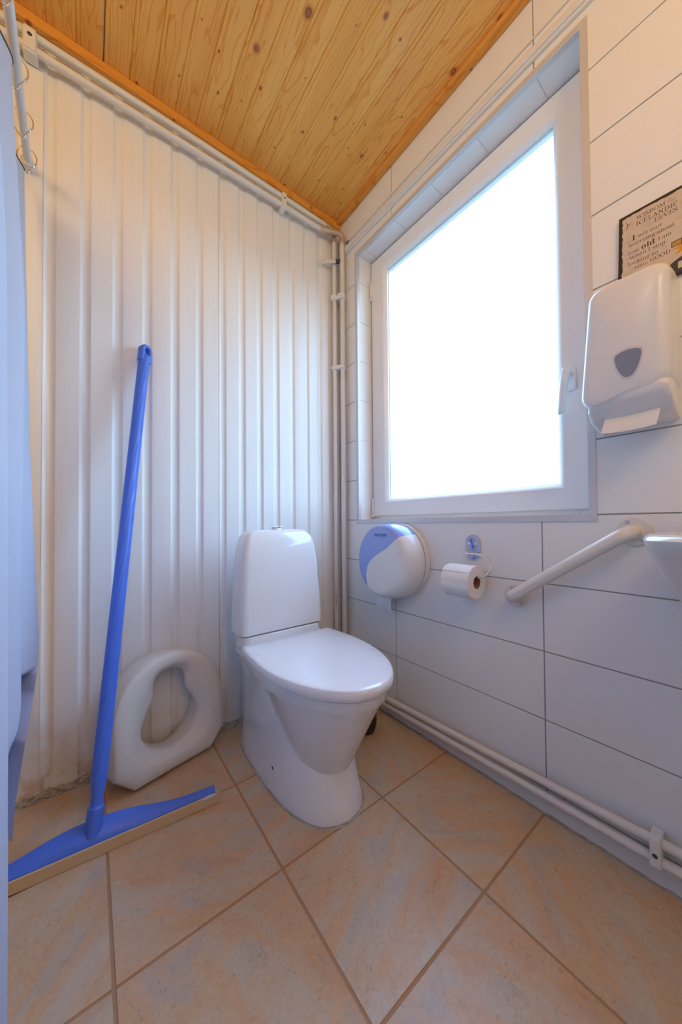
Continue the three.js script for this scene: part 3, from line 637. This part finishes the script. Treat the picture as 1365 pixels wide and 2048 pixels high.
// ---------------------------------------------------------------- folded paper dispenser
{
  const t = thing('folded_paper_dispenser', 'tall white wall dispenser with folded paper hanging from its mouth', 'dispenser', [0, 1.08, 1.236]);
  // outline (z, y) of the box seen from the front, lofted from wall to face
  const Y1 = 0.352, sect = (hw, y0, y1, r, x) => { const ring = [], q = (cz, cy, a0) => { for (let k = 0; k <= 8; k++) { const a = a0 + k / 8 * Math.PI / 2; ring.push(V(x, cy + r * Math.sin(a), cz + r * Math.cos(a))); } }; q(hw - r, y1 - r, 0); q(-hw + r, y1 - r, Math.PI / 2); q(-hw + r * 0.4, y0 + r * 0.4, Math.PI, r); q(hw - r, y0 + r, Math.PI * 1.5); return ring; };
  const top = [[0.0, 0.0745, 0.058, 0.336], [-0.05, 0.0745, 0.058, 0.335], [-0.092, 0.073, 0.058, 0.328], [-0.110, 0.070, 0.058, 0.319], [-0.119, 0.062, 0.060, 0.309], [-0.1225, 0.050, 0.066, 0.296]];
  part('cover', loft(top.map(([x, hw, y0, y1]) => sect(hw, y0, y1, 0.030, x)), { crease: 0.7 }), M.whitePlastic, t);
  const low = [[0.0, 0.0715, 0.0, 0.073], [-0.035, 0.0715, 0.000, 0.073], [-0.075, 0.0725, 0.010, 0.073], [-0.100, 0.0720, 0.030, 0.073], [-0.113, 0.067, 0.044, 0.071], [-0.1185, 0.056, 0.054, 0.066]];
  part('mouth', loft(low.map(([x, hw, y0, y1]) => sect(hw, y0, y1, Math.min(0.010, (y1 - y0) / 2.1), x)), { crease: 0.7 }), M.whitePlastic, t);
  const vw = new THREE.Shape(); vw.moveTo(-0.020, 0.022); vw.bezierCurveTo(-0.012, 0.030, 0.012, 0.030, 0.020, 0.022); vw.bezierCurveTo(0.025, 0.016, 0.015, -0.018, 0.007, -0.025); vw.bezierCurveTo(0.003, -0.028, -0.003, -0.028, -0.007, -0.025); vw.bezierCurveTo(-0.015, -0.018, -0.025, 0.016, -0.020, 0.022);
  const mk = (d, s) => { const g = new THREE.ExtrudeGeometry(vw, { depth: d, bevelEnabled: true, bevelThickness: 0.0008, bevelSize: 0.0008, bevelSegments: 2, curveSegments: 16 }); g.scale(s, s, 1); g.rotateY(-Math.PI / 2); g.translate(-0.1219, 0.118, 0.004); return g; };
  const lv = part('level_window', mk(0.0008, 1.22), M.alu, t, 'grey shield-shaped level window');
  part('dark_pane', mk(0.0017, 1.05), M.greyWindow, lv);
  const sheet = grid(12, 10, (u, v) => V(-0.078 - 0.030 * Math.sin(v * 1.5) + 0.002 * Math.sin(u * 4), 0.022 - 0.046 * v - 0.003 * Math.sin(u * 3) * v, -0.050 + u * 0.098 + 0.002 * Math.sin(v * 4)), false);
  part('paper_sheet', sheet, phyDouble(), t, 'white folded paper sheet hanging out');
}

// ---------------------------------------------------------------- printed plaque above it
{
  const c = document.createElement('canvas'); c.width = 1120; c.height = 769; const x = c.getContext('2d');
  x.fillStyle = '#d3c3b0'; x.fillRect(0, 0, 1120, 769);
  for (let i = 0; i < 900; i++) { x.fillStyle = `rgba(${120 + rnd() * 80},${100 + rnd() * 70},${80 + rnd() * 60},0.06)`; x.beginPath(); x.arc(rnd() * 1120, rnd() * 800, 4 + rnd() * 26, 0, 7); x.fill(); }
  x.fillStyle = '#17161a'; x.beginPath(); x.moveTo(0, 0); x.lineTo(1120, 0); x.lineTo(1120, 24);
  for (let i = 56; i >= 0; i--) x.lineTo(26 + i / 56 * 1090, 22 + rnd() * 9);
  for (let i = 0; i <= 40; i++) x.lineTo(24 + rnd() * 10, 24 + i / 40 * 745);
  x.lineTo(0, 769); x.fill(); x.fillRect(0, 752, 1120, 17);
  x.strokeStyle = '#2b2620'; x.lineWidth = 5; x.beginPath(); x.moveTo(58, 74); x.quadraticCurveTo(66, 92, 70, 108); x.lineTo(92, 98); x.moveTo(70, 108); x.quadraticCurveTo(62, 124, 60, 146); x.stroke();
  x.textBaseline = 'alphabetic';
  const fit = (s, px, py, w, color, bold) => { x.font = `${bold ? 'bold ' : ''}100px serif`; const z = 100 * w / x.measureText(s).width; x.font = `${bold ? 'bold ' : ''}${z}px serif`; x.fillStyle = color; x.fillText(s, px, py); };
  const A = '#54483c', B = '#3a322b';
  fit('WISDOM', 132, 97, 208, A); fit('OF', 352, 76, 34, '#8a7a66'); fit('THE', 352, 100, 56, '#8a7a66');
  fit('ICELANDIC', 130, 154, 292, A); fit('ELVES', 262, 205, 160, A);
  fit('I', 102, 276, 26, B, 1); fit('will start', 148, 272, 170, B); fit('worrying about', 76, 328, 326, B); fit('how', 74, 400, 84, B); fit('old', 172, 401, 100, B, 1); fit('I am', 292, 394, 92, B);
  fit('when I stop', 88, 450, 256, B); fit('looking so', 73, 509, 222, B); fit('damn', 118, 562, 104, B); fit('GOOD', 236, 556, 144, B);
  x.strokeStyle = '#8a7a66'; x.lineWidth = 2; x.beginPath(); x.moveTo(56, 560); x.lineTo(56, 770); x.moveTo(76, 570); x.lineTo(76, 770); x.stroke();
  // spiky yellow and dark drawing further right
  x.fillStyle = '#2a3038'; x.beginPath(); x.moveTo(350, 690); x.quadraticCurveTo(440, 600, 640, 610); x.lineTo(700, 756); x.lineTo(376, 756); x.fill();
  x.fillStyle = '#c9c7a6'; x.fillRect(430, 668, 190, 60);
  x.fillStyle = '#d8961f'; x.beginPath(); for (let i = 0; i < 26; i++) { const a = i / 26 * Math.PI * 2, r = i % 2 ? 128 : 84; x.lineTo(520 + r * Math.cos(a), 540 + r * 0.85 * Math.sin(a)); } x.fill();
  x.fillStyle = '#3a2c22'; x.beginPath(); for (let i = 0; i < 22; i++) { const a = i / 22 * Math.PI * 2 + 0.2, r = i % 2 ? 88 : 46; x.lineTo(536 + r * Math.cos(a), 550 + r * Math.sin(a)); } x.fill();
  x.fillStyle = '#b48a55'; x.fillRect(386, 470, 66, 46); x.strokeStyle = '#2b2620'; x.lineWidth = 6; x.strokeRect(386, 470, 66, 46);
  const tex = new THREE.CanvasTexture(c); tex.colorSpace = THREE.SRGBColorSpace;
  const m = std({ map: tex, roughness: 0.45 });
  const t = thing('printed_plaque', 'cream printed plaque with black border partly hidden behind the folded paper dispenser', 'plaque', [0, 1.413, 1.20]);
  part('board', box(-0.010, 0, 0, 0, 0.196, 0.284, 0.0008), M.darkGrey, t);
  const face = new THREE.PlaneGeometry(0.283, 0.195); face.rotateY(-Math.PI / 2); face.translate(-0.0103, 0.098, 0.142);
  part('printed_face', face, m, t);
  t.rotation.x = 0.03;
}

// ---------------------------------------------------------------- grab bar
{
  const t = thing('grab_bar', 'white slanting grab bar on round flanges beside the washbasin', 'grab bar', [0, 0.72, 1.076]);
  const a = [0.620, 0.930], b = [0.824, 1.2215], rel = (y, z) => [y - 0.72, z - 1.076];
  const [ay, az] = rel(...a), [by, bz] = rel(...b), o = -0.058;
  part('bar', pipe([[-0.002, ay, az], [o, ay + 0.002, az + 0.004], [o, by - 0.002, bz - 0.004], [-0.002, by, bz]], 0.0168, 0.045, 24), M.bar, t);
  for (const [y, z] of [[ay, az], [by, bz]]) {
    const f = part('flange', [discX(0.036, 0, -0.006, y, z, 0.003, 40), discX(0.0205, -0.005, -0.010, y, z, 0.002, 30)], M.bar, t);
    for (const [dy, dz] of [[0.0235, -0.013], [-0.021, 0.016]]) { const s = part('screw', discX(0.0048, -0.005, -0.0082, y + dy, z + dz, 0.001, 14), M.steel, f); }
  }
}

// ---------------------------------------------------------------- washbasin, mostly outside the picture
{
  const t = thing('washbasin', 'white ceramic wall-hung washbasin at the picture edge', 'washbasin', [0, 0.62, 1.55]);
  const ring = (xf, hz, y, n) => { const r = []; for (let k = 0; k < 56; k++) { const a = k / 56 * Math.PI * 2, c = Math.cos(a), s = Math.sin(a), e = 2 / n; const px = Math.sign(c) * Math.pow(Math.abs(c), e), pz = Math.sign(s) * Math.pow(Math.abs(s), e); r.push(V(-xf / 2 + px * xf / 2, y, pz * hz)); } return r; };
  const inn = (x0, x1, hz, y, n) => ring(x1 - x0, hz, y, n).map((p) => p.setX(p.x - x0));
  part('basin', loft([ring(0.10, 0.225, 0.040, 5), ring(0.17, 0.238, 0.070, 5), ring(0.265, 0.250, 0.120, 5), ring(0.345, 0.259, 0.170, 5), ring(0.372, 0.2625, 0.190, 5), ring(0.375, 0.2635, 0.198, 5), ring(0.370, 0.261, 0.2045, 5), ring(0.360, 0.255, 0.2075, 5), inn(0.09, 0.345, 0.225, 0.2065, 3.4), inn(0.095, 0.337, 0.215, 0.190, 3.2), inn(0.11, 0.29, 0.16, 0.12, 2.8), inn(0.14, 0.22, 0.06, 0.095, 2.2)], { crease: 0.7 }), M.ceramic, t);
  part('tap', [lathe([[0.0001, 0.205], [0.024, 0.205], [0.022, 0.215], [0.019, 0.27], [0.0001, 0.275]], 24).translate(-0.05, 0, 0), pipe([[-0.05, 0.245, 0], [-0.15, 0.265, 0], [-0.155, 0.250, 0]], 0.011, 0.02, 14)], M.chrome, t);
}

// ---------------------------------------------------------------- painted pipes
{
  // pair along the ceiling on the cladding
  const cw = thing('ceiling_pipe', 'upper white painted pipe under the ceiling moulding on the grooved wall', 'pipe', [-1, 2.384, 0.033]);
  const rel = (o, g) => move(g, -o.position.x, -o.position.y, -o.position.z);
  part('tube', rel(cw, pipe([[XL, 2.352, 0.033], [-0.73, 2.383, 0.033], [-0.105, 2.3865, 0.033]], 0.0118, 0.02, 16)), M.paintedPipe, cw);
  part('elbow', rel(cw, pipe([[-0.107, 2.3865, 0.033], [-0.050, 2.3865, 0.033], [-0.050, 2.325, 0.028]], 0.0125, 0.026, 16)), M.solder, cw);
  part('riser', rel(cw, pipe([[-0.050, 2.33, 0.028], [-0.050, 0.02, 0.026]], 0.0112, 0, 16)), M.paintedPipe, cw);
  const cl = thing('ceiling_pipe', 'lower white painted pipe under the ceiling moulding on the grooved wall', 'pipe', [-1, 2.337, 0.033]);
  part('tube', rel(cl, pipe([[XL, 2.310, 0.033], [-0.79, 2.3365, 0.033], [-0.135, 2.3475, 0.036]], 0.0118, 0.02, 16)), M.paintedPipe, cl);
  part('elbow', rel(cl, pipe([[-0.137, 2.3475, 0.036], [-0.105, 2.346, 0.050], [-0.026, 2.362, 0.066], [-0.026, 2.30, 0.066]], 0.0125, 0.024, 16)), M.solder, cl);
  part('coupling', rel(cl, pipe([[-0.141, 2.3475, 0.036], [-0.122, 2.3475, 0.0385]], 0.0145, 0, 16)), M.solder, cl);
  part('riser', rel(cl, pipe([[-0.026, 2.31, 0.066], [-0.0262, 0.112, 0.063], [-0.030, 0.076, 0.10]], 0.0125, 0.02, 16)), M.paintedPipe, cl);
  const sp = thing('short_pipe', 'short white pipe passing from the grooved wall to the corner risers', 'pipe', [-0.09, 2.215, 0.05]);
  part('tube', rel(sp, pipe([[-0.112, 2.197, 0.002], [-0.108, 2.199, 0.030], [-0.05, 2.214, 0.052], [-0.027, 2.217, 0.060]], 0.0095, 0.02, 14)), M.paintedPipe, sp);
  part('wall_collar', rel(sp, discZ(0.0155, 0.0, 0.004, -0.112, 2.197, 0.002, 24)), M.paintedPipe, sp);
  part('dark_sleeve', rel(sp, pipe([[-0.058, 2.212, 0.049], [-0.033, 2.2165, 0.0585]], 0.0103, 0, 14)), M.darkGrey, sp, 'patch of bare dark metal');
  // printed marking on a riser
  const rt = new TextGeometry('15 x 1 INOX PRESS', { font: mono, size: 0.0055, depth: 0.0003, curveSegments: 2 }); rt.rotateZ(Math.PI / 2); rt.rotateY(-0.66); rt.translate(-0.0565, 0.41, 0.0374);
  part('printed_marking', rel(cw, rt), M.ink, cw);

  // pair above the floor under the window
  const pf = (name, label, y0, y1) => { const o = thing(name, label, 'pipe', [-0.03, (y0 + y1) / 2, 0.8]); const s = (y1 - y0) / (1.245 - 0.367), Y = (z) => y0 + (z - 0.367) * s; part('tube', rel(o, pipe([[-0.030, Y(0.10), 0.10], [-0.030, Y(2.34), 2.34]], 0.0112, 0, 16)), M.paintedPipe, o); return [o, Y]; };
  const [up] = pf('floor_pipe', 'upper white painted pipe along the foot of the window wall', 0.083, 0.116);
  const [lo, YL] = pf('floor_pipe', 'lower white painted pipe along the foot of the window wall', 0.0535, 0.0745);
  part('tee', rel(up, pipe([[-0.030, 0.0835, 0.395], [-0.030, 0.086, 0.455]], 0.0138, 0, 16)), M.paintedPipe, up);
  const tg = new TextGeometry('EURO PRESSFITTING INOX  ø 15', { font: mono, size: 0.0075, depth: 0.0003, curveSegments: 2 });
  tg.rotateX(-0.55); tg.rotateY(-Math.PI / 2); const mid = V(-0.0301, YL(1.03), 0.995); tg.translate(mid.x - 0.0115 * 0.95, mid.y + 0.0115 * 0.02, mid.z - 0.0);
  tg.rotateX(0);
  part('printed_marking', rel(lo, tg), M.ink, lo);
}
function clipThing(label, position, build) { const t = thing('pipe_clip', label, 'clip', position); build(t); return t; }
clipThing('white plastic double pipe clip near the shower curtain rod', [-1.203, 2.345, 0.033], (t) => {
  part('cover', [box(-0.017, -0.038, -0.030, 0.017, 0.038, 0.013, 0.006), box(-0.014, -0.034, 0.012, 0.014, 0.034, 0.017, 0.003)], M.clipPlastic, t);
  part('screw_hole', discZ(0.006, 0.0168, 0.0174, 0, 0.010, 0.0002, 16), M.darkGrey, t);
});
clipThing('white plastic double pipe clip near the corner elbows', [-0.345, 2.362, 0.033], (t) => {
  part('cover', [box(-0.012, -0.038, -0.030, 0.012, 0.038, 0.013, 0.006), box(-0.010, -0.034, 0.012, 0.010, 0.034, 0.017, 0.003)], M.clipPlastic, t);
  part('screw_hole', discZ(0.004, 0.0168, 0.0174, 0, 0.008, 0.0002, 16), M.darkGrey, t);
});
clipThing('white plastic clip on the corner risers beside the window top', [-0.038, 2.03, 0.047], (t) => {
  part('cover', turnY(box(-0.038, -0.015, -0.018, 0.038, 0.015, 0.018, 0.006), -1.03), M.clipPlastic, t);
  part('screw_hole', discX(0.004, -0.018, -0.0195, 0.004, 0.012, 0.0002, 12), M.darkGrey, t);
});
clipThing('white plastic clip on the corner risers at mid window height', [-0.038, 1.66, 0.047], (t) => {
  part('cover', turnY(box(-0.036, -0.010, -0.017, 0.036, 0.010, 0.017, 0.005), -1.03), M.clipPlastic, t);
});
clipThing('white plastic double pipe clip on the floor pipes at the right', [-0.030, 0.096, 1.253], (t) => {
  part('cover', [box(-0.013, -0.034, -0.011, 0.028, 0.036, 0.011, 0.005), box(-0.0175, -0.031, -0.0095, -0.012, 0.033, 0.0095, 0.003)], M.clipPlastic, t);
  part('screw_hole', discX(0.0052, -0.0172, -0.0178, -0.004, 0, 0.0002, 16), M.darkGrey, t);
});
// cable duct and bell wire above the window
{
  const d = thing('cable_duct', 'slim white plastic cable duct above the window', 'cable duct', [0, 2.27, 0.8]);
  const b = (y0, y1, x, r) => { const g = box(-x, y0, -0.772, 0, y1, 0.80, r); return g; };
  const tilt = (g) => { g.rotateX(0.0145); return g; };
  part('base', tilt(b(-0.021, 0.019, 0.010, 0.002)), M.whitePlastic, d);
  part('cover', tilt(b(-0.012, 0.010, 0.0165, 0.003)), M.whitePlastic, d);
  const w = thing('bell_wire', 'thin white wire with a curled end running above the cable duct', 'wire', [0, 2.317, 0.8]);
  part('strand', pipe([[-0.003, 0.0, -0.70], [-0.003, 0.0, 0.8]], 0.0028, 0, 8), M.clipPlastic, w);
  part('curled_end', sweep(new THREE.CatmullRomCurve3([V(-0.003, 0, -0.70), V(-0.006, 0.002, -0.712), V(-0.011, -0.003, -0.722), V(-0.009, -0.010, -0.718), V(-0.005, -0.009, -0.711), V(-0.008, -0.003, -0.713)]).getPoints(40), () => 0.0017, 8), M.darkGrey, w, 'bare dark curled end');
}

// ---------------------------------------------------------------- shower curtain, rod and rings
{
  const rodA = V(-1.2084, 1.978, 0.0), rodB = V(-1.1330, 1.978, ZB);
  const rod = thing('curtain_rod', 'white shower curtain rod fixed to the grooved wall', 'curtain rod', [-1.2084, 1.978, 0]);
  part('rod', pipe([rodA.clone().sub(rodA), rodB.clone().sub(rodA)], 0.0098, 0, 20), M.whitePlastic, rod);
  part('wall_cup', discZ(0.0160, 0.0, 0.030, 0.0005, 0, 0.003, 28), M.whitePlastic, rod);
  const zs = [0.045, 0.165, 0.30, 0.47, 0.65, 0.83, 1.01, 1.19, 1.37, 1.55, 1.73, 1.91, 2.09, 2.24];
  const order = ['nearest the grooved wall', 'second from the grooved wall', 'third from the grooved wall', 'fourth from the grooved wall', 'fifth from the grooved wall', 'sixth from the grooved wall', 'seventh from the grooved wall', 'eighth from the grooved wall', 'ninth from the grooved wall', 'tenth from the grooved wall', 'eleventh from the grooved wall', 'twelfth from the grooved wall', 'thirteenth from the grooved wall', 'farthest from the grooved wall'];
  zs.forEach((z, i) => {
    const o = thing('curtain_ring', 'thin wire curtain ring on the rod, ' + order[i], 'curtain ring', [lerp(rodA.x, rodB.x, z / ZB), 1.978, z], 'wire rings on the curtain rod');
    part('wire', sweep(new THREE.CatmullRomCurve3([V(-0.004, -0.056, 0.004), V(-0.018, -0.030, 0), V(-0.021, 0.0, 0), V(-0.012, 0.018, 0.002), V(0.006, 0.021, 0.003), V(0.020, 0.006, 0.004), V(0.021, -0.016, 0.004), V(0.012, -0.034, 0.004), V(0.008, -0.044, 0.006), V(0.003, -0.058, 0.005), V(-0.002, -0.060, 0.004)]).getPoints(60), () => 0.0016, 7), M.chrome, o);
    part('roller', [move(new THREE.SphereGeometry(0.0034, 10, 8), 0.018, -0.024, 0.004)], M.chrome, o);
  });
  // cloth: edge follows a soft belly towards the room and is drawn aside near the floor
  const edge = [[1.925, -1.2120, 0.050], [1.80, -1.2075, 0.075], [1.50, -1.1990, 0.10], [1.07, -1.1885, 0.11], [0.75, -1.176, 0.11], [0.525, -1.1662, 0.12], [0.455, -1.1675, 0.122], [0.40, -1.1682, 0.20], [0.345, -1.1685, 0.35], [0.235, -1.1786, 0.40], [0.185, -1.1806, 0.40], [0.150, -1.1850, 0.39]];
  const eAt = (y) => { for (let i = 0; i < edge.length - 1; i++) if (y <= edge[i][0] && y >= edge[i + 1][0]) { const f = (edge[i][0] - y) / (edge[i][0] - edge[i + 1][0]), s = f; return [lerp(edge[i][1], edge[i + 1][1], s), lerp(edge[i][2], edge[i + 1][2], s)]; } return [edge[edge.length - 1][1], edge[edge.length - 1][2]]; };
  const cur = thing('shower_curtain', 'pale blue grey fabric shower curtain hanging in folds', 'curtain', [-1.2, 0.03, 0.6]);
  const far = 2.26;
  const cloth = grid(420, 300, (u, v) => {
    const [, e0] = [0, 0], y0 = lerp(1.925, 0.045, v), y = y0 < 0.5 ? lerp(0.5, lerp(0.165, 0.045, smooth(0.045, 0.13, u)), (0.5 - y0) / 0.455) : y0, [ex, ez] = eAt(y);
    const w = smooth(0.46, 0.39, y), bend = u < 0.05 ? Math.sin(Math.PI * u / 0.05) : 0;
    let z = lerp(ez, far, u); const fold = smooth(0, 0.115, u), amp = lerp(0.014, 0.039, smooth(0, 0.35, v));
    const ph = (z - 0.645) / 0.27 * Math.PI * 2;
    const line = lerp(rodA.x, rodB.x, z / ZB) - 0.002;
    let x = line - 0.014 + 0.006 * v + amp * Math.cos(ph) + 0.004 * Math.sin(z * 61 + y * 1.7);
    x = lerp(ex - 0.032 * smooth(0, 0.065, u), x, fold) - 0.10 * w * bend;
    z -= 0.20 * w * bend;
    const top = 0.016 * Math.abs(Math.sin((z - 0.045) / 0.125 * Math.PI * 0.9)) * (1 - smooth(0, 0.06, v));
    return V(x + 1.2, y - top - 0.03 + 0.006 * fbm(z * 6, y * 3, 2), z - 0.6);
  });
  { const uv = cloth.attributes.uv; for (let i = 0; i < uv.count; i++) uv.setXY(i, uv.getX(i) * 46, uv.getY(i) * 40); }
  part('cloth', cloth, M.curtain, cur);
  const top = cloth.attributes.position, cord = []; for (let k = 0; k <= 420; k += 2) cord.push(V(top.getX(k), top.getY(k), top.getZ(k)));
  part('top_hem', sweep(cord, () => 0.0022, 6), M.darkGrey, cur, 'dark stitched top hem');
}

// ---------------------------------------------------------------- two opal pendant lamps, outside the picture
function pendant(x, y, z, power, label) {
  const t = thing('pendant_lamp', label, 'lamp', [x, H, z]), d = y - H;
  part('mount', lathe([[0.0001, 0], [0.05, 0], [0.05, -0.025], [0.0001, -0.025]], 40), M.whitePlastic, t);
  const glow = std({ color: lin(0.8, 0.78, 0.72), emissive: LAMP_COLOR, emissiveIntensity: 1.2, roughness: 0.4 });
  part('cord', pipe([[0, -0.02, 0], [0, d + 0.14, 0]], 0.004, 0, 10), M.whitePlastic, t);
  part('lamp_globe', move(new THREE.SphereGeometry(0.14, 36, 24), 0, d, 0), glow, t, 'glowing opal globe');
  const L = new THREE.PointLight(LAMP_COLOR, power, 0, 2); L.name = 'lamp_bulb'; L.position.set(x, y, z); L.castShadow = true; L.shadow.radius = 6.5; L.shadow.mapSize.set(1024, 1024); scene.add(L);
}
pendant(-1.62, 2.19, 1.35, LAMP_POWER[0], 'warm opal globe lamp hanging from the wooden ceiling over the shower');
pendant(-0.90, 2.00, 2.00, LAMP_POWER[1], 'warm opal globe lamp hanging lower, behind the viewer');

renderer.render(scene, camera);
